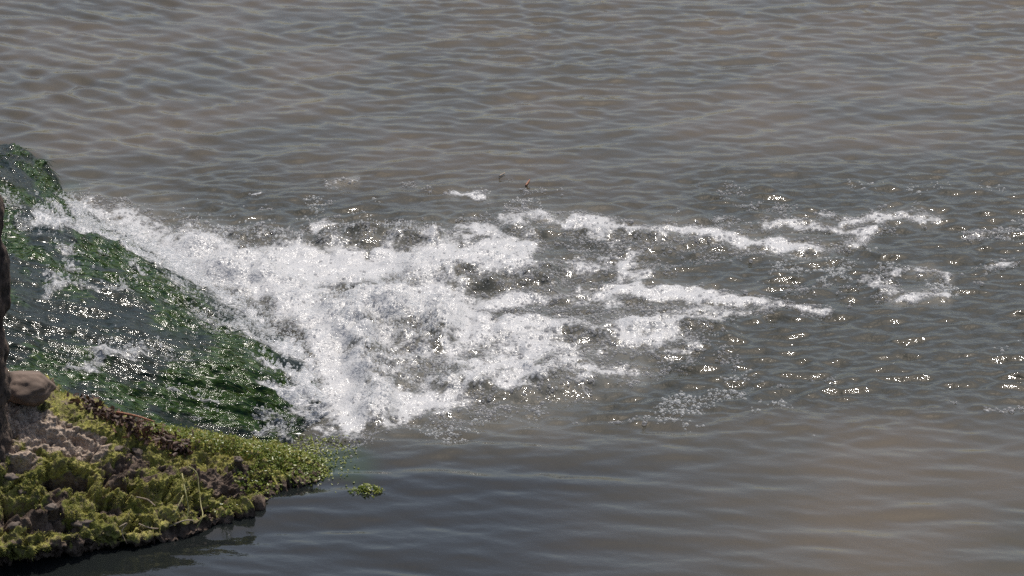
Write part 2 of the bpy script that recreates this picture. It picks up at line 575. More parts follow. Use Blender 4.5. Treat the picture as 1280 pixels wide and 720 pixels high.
# ------------------------------------------------------------------ pool water: one sheet to the far shore
def spectrum(n, cell, lam_lo, lam_hi, theta, spread, seed):
    r = np.random.default_rng(seed)
    f = np.fft.fftfreq(n, cell)
    kx, ky = np.meshgrid(f, f)          # [iy, ix]
    k = np.hypot(kx, ky) + 1e-9
    lo, hi = 1 / lam_hi, 1 / lam_lo
    mid = math.sqrt(lo * hi)
    amp = np.exp(-(np.log(k / mid) / (0.55 * math.log(hi / lo))) ** 2) / k ** 1.6
    d = np.arctan2(ky, kx) - theta
    d = np.abs((d + np.pi / 2) % np.pi - np.pi / 2)
    if spread:
        amp = amp * np.exp(-(d / spread) ** 2)
    h = np.real(np.fft.ifft2(amp * np.exp(2j * np.pi * r.random((n, n)))))
    gy, gx = np.gradient(h, cell)
    return h / math.sqrt((gx ** 2 + gy ** 2).mean())      # unit rms slope

CELL, NT = 0.011, 1024
X0, Y0 = -3.3, 10.3
NX, NY = 600, 820
xin = X0 + CELL * np.arange(NX)
yin = Y0 + CELL * np.arange(NY)
grow = np.cumsum(0.03 * 1.32 ** np.arange(24))
xs = np.concatenate([xin[0] - grow[::-1], xin, xin[-1] + grow])
ys = np.concatenate([yin[0] - grow[::-1], yin, yin[-1] + grow])
ys = ys[(ys > -60)]; xs = xs[(xs > -90) & (xs < 90)]; ys = ys[ys < 95]
ix = np.round((xs - X0) / CELL).astype(int) % NT
iy = np.round((ys - Y0) / CELL).astype(int) % NT
WX, WY = np.meshgrid(xs, ys)
WPX, WPY = proj(WX, WY, np.zeros_like(WX))
inner = ((WX > X0 - .01) & (WX < xin[-1] + .01) & (WY > Y0 - .01) & (WY < yin[-1] + .01)).astype(float)

def field(*a):
    return spectrum(NT, CELL, *a)[np.ix_(iy, ix)]

warp = fbm(WX * 0.8, WY * 0.8, np.zeros_like(WX), 3)
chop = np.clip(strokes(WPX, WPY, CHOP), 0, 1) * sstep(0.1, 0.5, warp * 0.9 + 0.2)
wz0 = np.zeros_like(WX)
w1 = fbm(WX * 3.2, WY * 2.0, wz0 + 31, 4, 0.6) - 0.5
w2 = fbm(WX * 3.2, WY * 2.0, wz0 + 47, 4, 0.6) - 0.5
FOAM = [(p_, w_ * (1.7 if s_ < 1.1 else 1.1), s_) for p_, w_, s_ in FOAM]
w3 = fbm(WX * 11, WY * 6, wz0 + 61, 3, 0.6) - 0.5
w4 = fbm(WX * 11, WY * 6, wz0 + 73, 3, 0.6) - 0.5
fx_, fy_ = WPX + 64 * w1 + 30 * w3, WPY + 30 * w2 + 13 * w4
gapn = sstep(0.36, 0.58, fbm(WX * 6.5, WY * 4, wz0 + 91, 4, 0.6))
foam_d = np.maximum(strokes(fx_, fy_, [q_ for q_ in FOAM if q_[2] > 1.1]),
                    strokes(fx_, fy_, [q_ for q_ in FOAM if q_[2] <= 1.1]) * (0.74 + 0.36 * gapn))
veil = np.clip(strokes(WPX + 60 * w1, WPY + 26 * w2, [(p_, w_ * 1.3, s_) for p_, w_, s_ in FOAM if s_ > 0.8]) * (0.15 + 0.9 * fbm(WX * 5, WY * 3, wz0 + 81, 4)) * sstep(565, 530, WPY), 0, 1)
n1 = fbm(WX * 7 + 3, WY * 4.5, np.full_like(WX, 2.2), 5, 0.6)
n2 = vnoise(WX * 5 + 2 * n1, WY * 3.5 + 3 * n1, np.full_like(WX, 7.7))
ridge = 1 - np.abs(2 * n2 - 1)
tex = 0.65 * (n1 - 0.5) / 0.30 * 0.5 + 0.5
n3_ = fbm(WX * 12 + 3 * n1, WY * 6.5, wz0 + 12, 5, 0.62)
ridge3 = np.abs(2 * n3_ - 1) * 2.2
lace = 0.40 * tex + 0.30 * (1 - ridge) + 0.38 * ridge3
foam = np.clip(foam_d * 1.22 - (0.58 + 0.52 * sstep(1.25, 0.6, foam_d)) * lace + 0.11 + 0.14 * sstep(0.9, 1.25, foam_d), 0, 1.0) * sstep(0.02, 0.2, foam_d)
boil = strokes(WPX, WPY, BOIL)
up_left = sstep(620, 200, WPX) * sstep(300, 120, WPY)
low = sstep(500, 625, WPY + 60 * (warp - .5))
calm = sstep(300, 200, WPX) * 0
A = field(0.055, 0.25, R(86), R(48), 11)
A2 = field(0.085, 0.26, R(52), R(22), 12)
B = field(0.06, 0.30, 0, 0, 13)
Cc = field(0.14, 0.60, R(92), R(24), 14)
C2 = field(0.06, 0.24, R(78), R(34), 15)
B2 = field(0.04, 0.17, R(97), R(40), 16)
D = field(0.11, 0.5, R(122), R(26), 17)
patch = 0.35 + 1.3 * fbm(WX * 0.7 + 9, WY * 0.45, np.full_like(WX, 1.1), 3)
far_w = (1 - low) * (1 - 0.3 * chop)
Z = (far_w * patch * ((1 - 0.75 * up_left) * 0.102 * A + up_left * 0.110 * A2)
     + (0.03 + 0.085 * chop) * (1 - 0.85 * low) * B + 0.15 * chop * (1 - 0.85 * low) * (0.3 + 1.4 * n1) * B2
     + 0.045 * (1 - low) * patch[::-1] * D
     + low * (0.068 * Cc + 0.060 * C2) * patch
     + 0.02 * (1 - low) * Cc)
Z = Z * inner
lump = fbm(WX * 9, WY * 7, np.full_like(WX, 4.4), 5, 0.55)
bil = np.abs(2 * vnoise(WX * 13, WY * 10, np.full_like(WX, 8.1)) - 1)
foam = np.clip(foam + sstep(0.02, 0.06, boil) * sstep(0.55, 0.7, lump) * 0.5, 0, 1)
Z = Z + boil * (0.35 + 0.85 * sstep(0.25, 0.75, lump) * (0.7 + 0.3 * (1 - bil)))
fz = np.clip(foam, 0, 1)
Z = Z + fz * (0.012 * lump + 0.010 * (vnoise(WX * 40, WY * 28, WX * 0) - 0.5))
weed = strokes(WPX, WPY, [([(330, 560), (400, 575), (440, 580)], 48, 0.75), ([(60, 205), (90, 235)], 24, 0.5)]) * sstep(0.35, 0.6, n1)
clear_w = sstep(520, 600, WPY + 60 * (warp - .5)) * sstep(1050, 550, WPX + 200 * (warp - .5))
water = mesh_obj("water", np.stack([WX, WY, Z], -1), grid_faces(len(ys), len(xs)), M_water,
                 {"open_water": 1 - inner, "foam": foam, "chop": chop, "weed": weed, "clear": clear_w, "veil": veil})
tag(water, "murky grey brown pool water rippling around white foam", "water", kind="structure")

bedx = np.array([-400., -3, 3, 400.]); bedy = np.array([-100., 8, 20, 700.])
BX, BY = np.meshgrid(bedx, bedy)
tag(mesh_obj("river_bed", np.stack([BX, BY, np.full_like(BX, -0.8)], -1), grid_faces(4, 4), M_bed),
    "silty brown bed lying under the pool", "river bed", kind="structure")
shx = np.linspace(-300, 300, 61); shy = np.concatenate([np.linspace(80, 110, 16), np.linspace(125, 600, 12)])
SX, SY = np.meshgrid(shx, shy)
SZ = -0.5 + 4.0 * sstep(84, 108, SY + 4 * fbm(SX * .05, SY * .05, SX * 0, 2)) + 6 * sstep(110, 600, SY) + 0.8 * fbm(SX * 0.04, SY * 0.04, SX * 0, 3)
tag(mesh_obj("ground", np.stack([SX, SY, SZ], -1), grid_faces(len(shy), len(shx)), M_grass),
    "low grassy ground on the far side of the pool", "ground", kind="structure")

def water_z(x, y):
    i = np.clip(np.searchsorted(ys, y), 0, len(ys) - 1)
    j = np.clip(np.searchsorted(xs, x), 0, len(xs) - 1)
    return Z[i, j]

# ------------------------------------------------------------------ cascade over the weedy sill (lofted along the flow)
ST = [  # near -> far; each row runs with the flow: (px, py, height)
    [(-420, 570, .34), (-160, 565, .32), (-20, 560, .25), (100, 565, .20), (250, 578, .05), (345, 578, -.02), (380, 580, -.06), (420, 582, -.12)],
    [(-420, 480, .42), (-160, 470, .38), (-20, 460, .31), (100, 482, .23), (225, 508, .13), (335, 528, .045), (385, 538, .00), (440, 545, -.12)],
    [(-420, 405, .46), (-160, 402, .42), (-20, 398, .35), (90, 412, .285), (205, 436, .215), (322, 466, .125), (400, 500, .01), (450, 510, -.12)],
    [(-420, 340, .47), (-160, 336, .43), (-20, 330, .36), (80, 345, .30), (180, 368, .235), (285, 404, .150), (375, 440, .01), (430, 445, -.12)],
    [(-420, 280, .46), (-160, 276, .42), (-20, 270, .34), (60, 285, .29), (130, 314, .24), (212, 348, .160), (310, 380, .01), (360, 380, -.12)],
    [(-420, 236, .43), (-160, 232, .39), (-20, 225, .31), (40, 243, .26), (90, 272, .20), (145, 302, .125), (220, 325, .01), (280, 322, -.12)],
    [(-420, 205, .38), (-160, 200, .35), (-20, 196, .27), (20, 205, .245), (48, 226, .195), (78, 255, .10), (120, 278, .00), (180, 278, -.12)],
    [(-420, 193, .33), (-160, 187, .29), (-20, 183, .225), (20, 188, .190), (46, 200, .145), (70, 226, .07), (95, 255, -.02), (130, 265, -.12)],
    [(-420, 196, .10), (-160, 192, .08), (-20, 192, .05), (22, 197, .03), (56, 212, .00), (82, 236, -.05), (100, 252, -.09), (130, 262, -.15)],
    [(-420, 200, -.12), (-160, 198, -.12), (-20, 200, -.14), (25, 204, -.15), (60, 220, -.16), (88, 242, -.18), (104, 256, -.20), (130, 264, -.22)],
]
ST = [[(-1300, q[0][1] + 4, q[0][2] + .06), (-780, q[0][1] + 2, q[0][2] + .03)] + q for q in ST]   # carry the sill on upstream
rows = np.array([[P(*q) for q in r] for r in ST])
NU, NV = 620, 430
tu, tv = np.linspace(0, 1, NU), np.linspace(0, 1, NV)
# spend most of the columns on the part in view
tu = np.interp(tu, [0, 0.12, 1], [0, 0.424, 1])
G = catmull(rows, tv)                       # (NV, 8, 3)
G = catmull(G.transpose(1, 0, 2), tu)       # (NU, NV, 3)
NRM = grid_normals(G)
if NRM[..., 2].mean() < 0: NRM = -NRM
U, V = np.meshgrid((tu * 9 - 2) / 7 * 3.2, tv * 3.4, indexing='ij')
CPX, CPY = proj(G[..., 0], G[..., 1], G[..., 2])
zz = np.zeros_like(U)
big = fbm(G[..., 0] * 4.5, G[..., 1] * 3.6, G[..., 2] * 4.5, 4)
algae = sstep(0.44, 0.60, fbm(U * 3.0 + 4, V * 5.0, zz + 3.3, 4, 0.55))
algae = np.maximum(algae, strokes(CPX, CPY, [([(215, 410), (280, 440), (320, 500), (345, 520)], 60, 1.0), ([(230, 480), (300, 500)], 60, 0.9),
                                             ([(170, 350), (240, 380)], 40, 0.9), ([(55, 230), (72, 250)], 22, 1.3), ([(110, 310), (140, 320)], 22, .8)]))
algae = algae * (1 - 0.8 * strokes(CPX, CPY, [([(20, 350), (80, 385), (190, 420), (250, 425)], 34, 1.0), ([(20, 400), (90, 440)], 30, 0.9)]))
CF = [
    ([(395, 520), (385, 460), (350, 400), (300, 360), (230, 325)], 50, 1.15),
    ([(400, 540), (440, 520)], 34, 1.0),
    ([(60, 270), (110, 283), (170, 305), (230, 325)], 24, 1.1),
    ([(0, 258), (40, 268), (70, 272)], 24, 0.62),
    ([(0, 285), (40, 290)], 14, 0.45),
    ([(85, 353), (120, 356), (160, 354)], 14, 0.75),
    ([(110, 460), (135, 450), (160, 448)], 15, 0.85),
    ([(180, 448), (230, 455)], 14, 0.45),
    ([(190, 490), (215, 500), (250, 515)], 11, 0.65),
    ([(210, 330), (260, 345), (300, 385)], 22, 0.75),
    ([(265, 388), (310, 410), (330, 440)], 16, 0.5),
    ([(380, 528), (345, 530)], 18, 0.7),
]
cfoam = strokes(CPX + 130 * (fbm(U * 3, V * 9, zz + 8, 4) - .5), CPY + 70 * (fbm(U * 5, V * 9, zz + 18, 3) - .5), CF)
cfoam = cfoam * (0.45 + 1.0 * fbm(U * 6, V * 24, zz + 28, 4))
fstreak = fbm(U * 3 + 1.5 * big, V * 17, zz, 3, 0.5)
ffine = fbm(U * 20, V * 34, zz + 4, 2, 0.45)
white = sstep(0.35, 0.9, cfoam)
edge = sstep(0, 0.04, tv)[None, :] * np.ones_like(U)
disp = (0.055 * (big - 0.5) + 0.034 * (fstreak - 0.5) + (0.005 + 0.024 * white + 0.013 * algae) * (ffine - 0.5)
        + 0.014 * algae * (fbm(U * 9, V * 22, zz + 2, 2) - 0.35)
        + white * 0.05 * (fbm(G[..., 0] * 16, G[..., 1] * 12, G[..., 2] * 16, 3) - 0.45))
G = G + NRM * disp[..., None]
cascade = mesh_obj("cascade_water", G, grid_faces(NU, NV), M_cascade,
                   {"foam": cfoam, "algae": algae, "flow_u": U, "flow_v": V})
tag(cascade, "dark green stream sliding over weedy sill into white water", "water", kind="structure")
CN = grid_normals(G)
if CN[..., 2].mean() < 0: CN = -CN
FLOW = np.gradient(G, axis=0); FLOW /= np.linalg.norm(FLOW, axis=-1, keepdims=True) + 1e-9

# ------------------------------------------------------------------ bank
BK = [  # left -> right tip; each section runs back edge -> crest -> face -> undercut -> below water
    [(-420, 470, .36), (-415, 500, .50), (-410, 550, .44), (-405, 590, .36), (-400, 690, .15), (-400, 702, .07), (-400, 714, -.01), (-400, 696, -.3)],
    [(-160, 466, .32), (-155, 494, .46), (-150, 550, .38), (-150, 616, .25), (-150, 688, .115), (-150, 698, .055), (-150, 708, -.01), (-150, 690, -.3)],
    [(0, 466, .27), (0, 492, .40), (0, 545, .33), (0, 612, .21), (0, 684, .09), (0, 693, .045), (0, 702, -.01), (0, 684, -.3)],
    [(100, 496, .22), (104, 512, .315), (108, 556, .25), (112, 600, .18), (115, 668, .068), (116, 676, .035), (120, 683, -.01), (120, 668, -.3)],
    [(195, 536, .10), (200, 546, .19), (208, 580, .15), (218, 614, .105), (228, 650, .040), (230, 658, .02), (234, 662, -.01), (234, 652, -.3)],
    [(285, 550, .03), (288, 557, .10), (293, 580, .08), (297, 602, .055), (302, 622, .022), (304, 632, .008), (305, 640, -.015), (304, 635, -.3)],
    [(350, 558, .00), (352, 563, .05), (355, 576, .042), (358, 588, .028), (360, 600, .010), (361, 606, .00), (362, 612, -.02), (361, 608, -.3)],
    [(398, 578, -.01), (399, 580, .012), (401, 585, .014), (402, 589, .010), (403, 594, .002), (404, 597, -.008), (405, 601, -.03), (404, 599, -.3)],
    [(420, 585, -.03), (420, 587, -.03), (420, 589, -.03), (420, 591, -.03), (421, 594, -.035), (421, 597, -.04), (422, 599, -.06), (421, 597, -.3)],
]
BK = [[(q[0] - d_, q[1], q[2] + h_) for q in BK[0]] for d_, h_ in ((900, .06), (380, .03))] + BK
brow = np.array([[P(*q) for q in r] for r in BK])
NS, NC = 560, 330
ts = np.interp(np.linspace(0, 1, NS), [0, 0.12, 1], [0, 0.392, 1])
tc = np.interp(np.linspace(0, 1, NC), [0, 0.9, 1], [0, 0.88, 1])
K = catmull(brow, ts)
K = catmull(K.transpose(1, 0, 2), tc)       # (NC, NS, 3)
KN = grid_normals(K)
if KN[: NC // 3, :, 2].mean() < 0: KN = -KN
KPX, KPY = proj(K[..., 0], K[..., 1], K[..., 2])
x, y, z = K[..., 0], K[..., 1], K[..., 2]
taper = sstep(425, 320, KPX) * 0.85 + 0.15
b1 = fbm(x * 7, y * 7, z * 9, 4)
b2 = np.abs(2 * fbm(x * 17 + 2 * b1, y * 17, z * 20, 3) - 1)
b3 = fbm(x * 45, y * 45, z * 55, 3)
face = sstep(560, 610, KPY)
pits = strokes(KPX, KPY, [([(62, 602), (108, 600)], 16, 0.075), ([(125, 628), (150, 636)], 14, 0.05), ([(20, 585), (40, 580)], 14, 0.035),
                          ([(250, 630), (262, 636)], 12, 0.03), ([(280, 572), (312, 574)], 9, 0.03), ([(98, 548), (108, 552)], 8, 0.03),
                          ([(10, 632), (28, 636)], 12, 0.04), ([(165, 612), (180, 620)], 12, 0.04), ([(45, 655), (90, 660)], 14, 0.05),
                          ([(115, 545), (128, 556)], 7, 0.02), ([(170, 660), (240, 660)], 14, 0.03)])
mapx = -0.0
kd = taper * (0.095 * (b1 - 0.50) + (0.030 + 0.030 * face) * (0.3 - b2) + 0.042 * (b3 - 0.5) + 0.014 * (fbm(x * 120, y * 120, z * 120, 2) - .5)) - pits * taper
cr = 1 - np.abs(2 * fbm(x * 11 + 5, y * 9, z * 16, 3, 0.5) - 1)
kd = kd - taper * 0.045 * sstep(0.90, 0.99, cr) * (0.3 + 0.7 * face)
K = K + KN * kd[..., None]
soil = np.clip((0.45 + 0.9 * fbm(x * 14, y * 14, z * 14, 3)) * strokes(KPX, KPY, [([(0, 515), (50, 535), (105, 545)], 60, 1.5), ([(0, 560), (40, 570)], 34, 1.0), ([(150, 545), (175, 560)], 14, 0.7),
                                  ([(-300, 520), (0, 530)], 50, 1.0)]) * (0.4 + 0.9 * b3), 0, 1)
moss_n = fbm(x * 9 + 8, y * 9, z * 9, 4, 0.6)
moss = sstep(0.34, 0.52, moss_n + 0.10 * sstep(300, 360, KPX)) * (1 - 0.85 * soil)
moss = np.maximum(moss, strokes(KPX, KPY, [([(55, 500), (110, 525), (190, 560), (260, 575)], 22, 0.9), ([(85, 640), (125, 610)], 20, 0.8),
                                           ([(20, 610), (50, 620)], 24, 0.8), ([(-20, 660), (40, 672), (90, 665)], 20, 0.75), ([(330, 580), (400, 585)], 30, 1.0)]))
moss = moss * sstep(0.0, 0.05, K[..., 2]) * (1 - 0.7 * sstep(0.01, 0.05, pits))
bank = mesh_obj("bank_ground", K, grid_faces(NC, NS), M_bank, {"moss": moss, "soil": soil})
tag(bank, "mossy earth bank sloping down to the calm water's edge", "bank", kind="structure")
KN2 = grid_normals(K)
if KN2[: NC // 3, :, 2].mean() < 0: KN2 = -KN2
KPX2, KPY2 = proj(K[..., 0], K[..., 1], K[..., 2])

def bank_pick(px, py):
    """surface point of the bank seen at a photo pixel (nearest to the viewer)"""
    m = (np.abs(KPX2 - px) < 3.0) & (np.abs(KPY2 - py) < 3.0)
    if not m.any():
        q = np.argmin((KPX2 - px) ** 2 + (KPY2 - py) ** 2)
        i, j = np.unravel_index(q, KPX2.shape)
        return K[i, j].copy(), KN2[i, j].copy()
    idx = np.argwhere(m)
    d = K[m][:, 1] * CP - K[m][:, 2] * SP
    i, j = idx[np.argmin(d)]
    return K[i, j].copy(), KN2[i, j].copy()

# ---- blades and leaves as loose geometry
def unit(a):
    return a / (np.linalg.norm(a, axis=-1, keepdims=True) + 1e-12)

def blades(name, base, nrm, length, width, mat, lean=0.6, flow=None, seg=2, parent=None):
    n = len(base)
    d = unit(nrm + lean * rng.normal(size=(n, 3)) if flow is None else flow + lean * rng.normal(size=(n, 3)))
    side = unit(np.cross(d, rng.normal(size=(n, 3))))
    droop = np.array([0, 0, -1.0])
    pts = []
    for k in range(seg + 1):
        f = k / seg
        c = base + d * (length * f)[:, None] + droop * (length * 0.28 * f * f)[:, None]
        w = (width * (1 - f) ** 0.7 * 0.5)[:, None]
        pts += [c - side * w, c + side * w] if k < seg else [c]
    co = np.stack(pts, 1)                                  # n, 2*seg+1, 3
    m = co.shape[1]
    off = (np.arange(n) * m)[:, None]
    tris = []
    for k in range(seg):
        a = 2 * k
        if k < seg - 1:
            tris += [[a, a + 1, a + 3], [a, a + 3, a + 2]]
        else:
            tris += [[a, a + 1, a + 2]]
    f = (off[:, None] + np.array(tris)[None].reshape(1, -1, 3)).reshape(-1, 3)
    return mesh_obj(name, co, f, mat, parent=parent)

def leaves(name, base, nrm, size, mat, tilt=0.6, aspect=0.75, parent=None):
    n = len(base)
    up = unit(nrm + tilt * rng.normal(size=(n, 3)))
    a = unit(np.cross(up, rng.normal(size=(n, 3))))
    b = np.cross(up, a)
    th = np.linspace(0, 2 * np.pi, 7)[:-1]
    ca, sa = np.cos(th), np.sin(th) * aspect
    co = base[:, None] + size[:, None, None] * (a[:, None] * ca[None, :, None] + b[:, None] * sa[None, :, None]
                                               + up[:, None] * (0.25 * np.cos(2 * th))[None, :, None])
    off = (np.arange(n) * 6)[:, None, None]
    f = (off + np.array([[0, 1, 2], [0, 2, 3], [0, 3, 4], [0, 4, 5]])[None]).reshape(-1, 3)
    return mesh_obj(name, co, f, mat, parent=parent, smooth=False)

def pick(weight, n):
    w = weight.ravel().astype(float)
    return rng.choice(len(w), n, p=w / w.sum())

vis = ((KPX2 > -60) & (KPX2 < 430)).astype(float)
area = np.linalg.norm(np.cross(np.gradient(K, axis=0), np.gradient(K, axis=1)), axis=-1)
w = np.clip(moss - 0.25, 0, 1) * sstep(-0.03, 0.02, kd / taper) * vis * (0.25 + 0.75 * sstep(0.4, 0.6, fbm(x * 20, y * 20, z * 20, 3))) * area * (K[..., 2] > 0.01) * sstep(420, 360, KPX2)
q = pick(w, 24000)
kb, kn = K.reshape(-1, 3)[q], KN2.reshape(-1, 3)[q]
ob = blades("moss", kb + rng.normal(size=kb.shape) * 0.002, kn + np.array([0, 0, .4]), rng.uniform(.004, .010, len(q)), rng.uniform(.002, .0035, len(q)), M_moss, 0.55)
tag(ob, "yellow green moss growing over the earth bank", "moss", kind="stuff")
wt = strokes(KPX2, KPY2, [([(340, 575), (400, 588)], 34, 1.0), ([(190, 540), (250, 550), (330, 565)], 16, 0.8), ([(310, 600), (340, 605)], 22, 0.6), ([(250, 640), (290, 635)], 10, .25)]) * area * (K[..., 2] > -0.01)
q = pick(wt, 6500)
kb, kn = K.reshape(-1, 3)[q], KN2.reshape(-1, 3)[q]
ob = leaves("creeping_weed", kb + kn * rng.uniform(0.002, 0.018, len(q))[:, None], kn + np.array([0, 0, .6]), rng.uniform(.003, .0065, len(q)), M_weed, 0.55)
tag(ob, "small bright green wet leaves covering the tip of the bank", "water weed", kind="stuff")

# submerged and floating leaves trailing off the tip
n = 900
px_, py_ = rng.normal(395, 26, n), rng.normal(566, 16, n)
pts = np.array([P(a, b, 0.0) for a, b in zip(px_, py_)])
pts[:, 2] = water_z(pts[:, 0], pts[:, 1]) + 0.002
keep = (px_ > 330) & (px_ < 450) & (py_ > 545)
ob = leaves("floating_leaves", pts[keep], np.tile([0, 0, 1.0], (keep.sum(), 1)), rng.uniform(.002, .0055, keep.sum()), M_weed, 0.3)
tag(ob, "scattered tiny green leaves floating off the bank's tip", "floating leaves", kind="stuff")

# algae on the sill
carea = np.linalg.norm(np.cross(np.gradient(G, axis=0), np.gradient(G, axis=1)), axis=-1)
cv = ((CPX > -40) & (CPX < 430)) * carea * (G[..., 2] > -0.01) * (1 - white)
q = pick(cv * np.clip(algae - 0.15, 0, 1), 2600)
cb_, cn_, cf_ = G.reshape(-1, 3)[q], CN.reshape(-1, 3)[q], FLOW.reshape(-1, 3)[q]
ob = blades("algae_strands", cb_ + cn_ * 0.002, cn_, rng.uniform(.03, .09, len(q)), rng.uniform(.0015, .003, len(q)), M_algae, 0.06, unit(cf_ + 0.02 * cn_), seg=3)
tag(ob, "dark green algae strands combed downstream by the cascade", "algae", kind="stuff")
q = pick(cv * np.clip(algae - 0.3, 0, 1) ** 1.5 * sstep(0.45, 0.6, fbm(G[..., 0] * 9, G[..., 1] * 7, zz + 6, 3)), 260)
cb_, cn_ = G.reshape(-1, 3)[q], CN.reshape(-1, 3)[q]
ob = leaves("algae_leaves", cb_ + cn_ * rng.uniform(-.002, .006, len(q))[:, None], cn_, rng.uniform(.002, .0055, len(q)), M_algae, 0.35)
tag(ob, "glistening small weed leaves poking through the green stream", "water weed", kind="stuff")

# ------------------------------------------------------------------ bubbles and spray (points carrying one small sphere each)
def spheres(name, pts, rad, mat, flat=1.0):
    ob = mesh_obj(name, pts, None, None, {"rad": rad})
    ng = bpy.data.node_groups.new(name + "_points", 'GeometryNodeTree')
    ng.interface.new_socket("Geometry", in_out='INPUT', socket_type='NodeSocketGeometry')
    ng.interface.new_socket("Geometry", in_out='OUTPUT', socket_type='NodeSocketGeometry')
    gi, go = ng.nodes.new("NodeGroupInput"), ng.nodes.new("NodeGroupOutput")
    ico = ng.nodes.new("GeometryNodeMeshIcoSphere"); ico.inputs["Radius"].default_value = 1.0; ico.inputs["Subdivisions"].default_value = 3
    sm = ng.nodes.new("GeometryNodeSetShadeSmooth")
    mt = ng.nodes.new("GeometryNodeSetMaterial"); mt.inputs["Material"].default_value = mat
    at = ng.nodes.new("GeometryNodeInputNamedAttribute"); at.data_type = 'FLOAT'; at.inputs["Name"].default_value = "rad"
    vec = ng.nodes.new("ShaderNodeCombineXYZ")
    fl = ng.nodes.new("ShaderNodeMath"); fl.operation = 'MULTIPLY'; fl.inputs[1].default_value = flat
    inst = ng.nodes.new("GeometryNodeInstanceOnPoints")
    l = ng.links.new
    l(ico.outputs[0], sm.inputs[0]); l(sm.outputs[0], mt.inputs[0]); l(mt.outputs[0], inst.inputs["Instance"])
    l(gi.outputs[0], inst.inputs["Points"])
    a = at.outputs["Attribute"]
    l(a, vec.inputs[0]); l(a, vec.inputs[1]); l(a, fl.inputs[0]); l(fl.outputs[0], vec.inputs[2])
    l(vec.outputs[0], inst.inputs["Scale"]); l(inst.outputs[0], go.inputs[0])
    md = ob.modifiers.new("points", 'NODES'); md.node_group = ng
    ob.data.materials.append(mat)
    return ob

inview = (WPX > -30) & (WPX < 1310) & (WPY > -20) & (WPY < 740) & (inner > 0)
clump = sstep(0.42, 0.62, fbm(WX * 14, WY * 9, WX * 0 + 5, 3, 0.6)) * (0.12 + 0.88 * sstep(430, 600, WPX))
wgt = inview * (np.clip(foam * 1.15 - 0.12, 0, 1) * (0.08 + 0.92 * sstep(1.0, 0.65, foam)) * (0.25 + 0.75 * clump) + 0.5 * sstep(0.03, 0.2, foam) * sstep(0.7, 0.3, foam))
q = pick(wgt, 19000)
bx_ = WX.ravel()[q] + rng.uniform(-.5, .5, len(q)) * CELL
by_ = WY.ravel()[q] + rng.uniform(-.5, .5, len(q)) * CELL
br = np.clip(rng.lognormal(math.log(.0029), .45, len(q)), .0014, .009)
ob = spheres("foam_bubbles", np.stack([bx_, by_, Z.ravel()[q] + br * 0.1], -1), br, M_bubble)
tag(ob, "mass of small white bubbles floating on the foam", "foam", kind="stuff")

gl = strokes(WPX, WPY, GLITTER) * inview * sstep(0.60, 0.74, fbm(WX * 5, WY * 3.2, WX * 0 + 15, 4, 0.6))
q = pick(gl, 1700)
gr = np.clip(rng.lognormal(math.log(.0034), .4, len(q)), .0018, .009)
ob = spheres("stray_bubbles", np.stack([WX.ravel()[q] + rng.uniform(-.5, .5, len(q)) * CELL, WY.ravel()[q] + rng.uniform(-.5, .5, len(q)) * CELL, Z.ravel()[q]], -1), gr, M_drop)
tag(ob, "loose clear bubbles glinting on the choppy water", "bubbles", kind="stuff")

q = pick(cv.clip(0) * 0 + carea * ((CPX > -30) & (CPX < 460)) * (G[..., 2] > 0) * np.clip(cfoam, 0, 1) ** 1.5, 9000)
sp = G.reshape(-1, 3)[q] + CN.reshape(-1, 3)[q] * rng.exponential(.014, len(q))[:, None]
q2 = pick(boil * inview, 5000)
sp2 = np.stack([WX.ravel()[q2], WY.ravel()[q2], Z.ravel()[q2] + rng.exponential(.018, len(q2)) * sstep(620, 430, WPX.ravel()[q2])], -1)
sp = np.concatenate([sp, sp2])
sr = np.clip(rng.lognormal(math.log(.0026), .4, len(sp)), .001, .007)
ob = spheres("spray_droplets", sp, sr, M_drop)
tag(ob, "fine splashing droplets above the falling white water", "spray", kind="stuff")

# ------------------------------------------------------------------ things on and by the bank
def lumpy(name, c, rad, mat, seed, parent=None, rough=0.25, res=18, rot=0.0):
    th = np.linspace(0, np.pi, res); ph = np.linspace(0, 2 * np.pi, 2 * res, endpoint=False)
    T, F = np.meshgrid(th, ph, indexing='ij')
    d = np.stack([np.sin(T) * np.cos(F), np.sin(T) * np.sin(F), np.cos(T)], -1)
    r = 1 + rough * 2 * (fbm(d[..., 0] * 1.6 + seed, d[..., 1] * 1.6, d[..., 2] * 1.6, 4) - 0.5)
    pr = np.random.default_rng(int(seed * 10))
    for _ in range(9):                       # a few broken flat faces
        pn = pr.normal(size=3); pn /= np.linalg.norm(pn)
        dn = np.maximum(d @ pn, 1e-3)
        r = np.minimum(r, pr.uniform(.72, .92) / dn)
    co = d * r[..., None] * np.asarray(rad)
    cr, sr_ = math.cos(rot), math.sin(rot)
    co = np.stack([co[..., 0] * cr - co[..., 1] * sr_, co[..., 0] * sr_ + co[..., 1] * cr, co[..., 2]], -1) + c
    nc = 2 * res
    i = np.arange(res - 1)[:, None] * nc; j = np.arange(nc)[None]
    f = np.stack([i + j, i + nc + j, i + nc + (j + 1) % nc, i + (j + 1) % nc], -1).reshape(-1, 4)
    return mesh_obj(name, co.reshape(-1, 3), f, mat, parent=parent)

bp, _ = bank_pick(36, 500)
boulder = lumpy("boulder", P(34, 484, bp[2] + .035), (.088, .084, .060), M_boulder, 5.7, rough=0.22, res=40, rot=0.4)
tag(boulder, "smooth brown rounded boulder resting on the mossy bank top", "boulder")

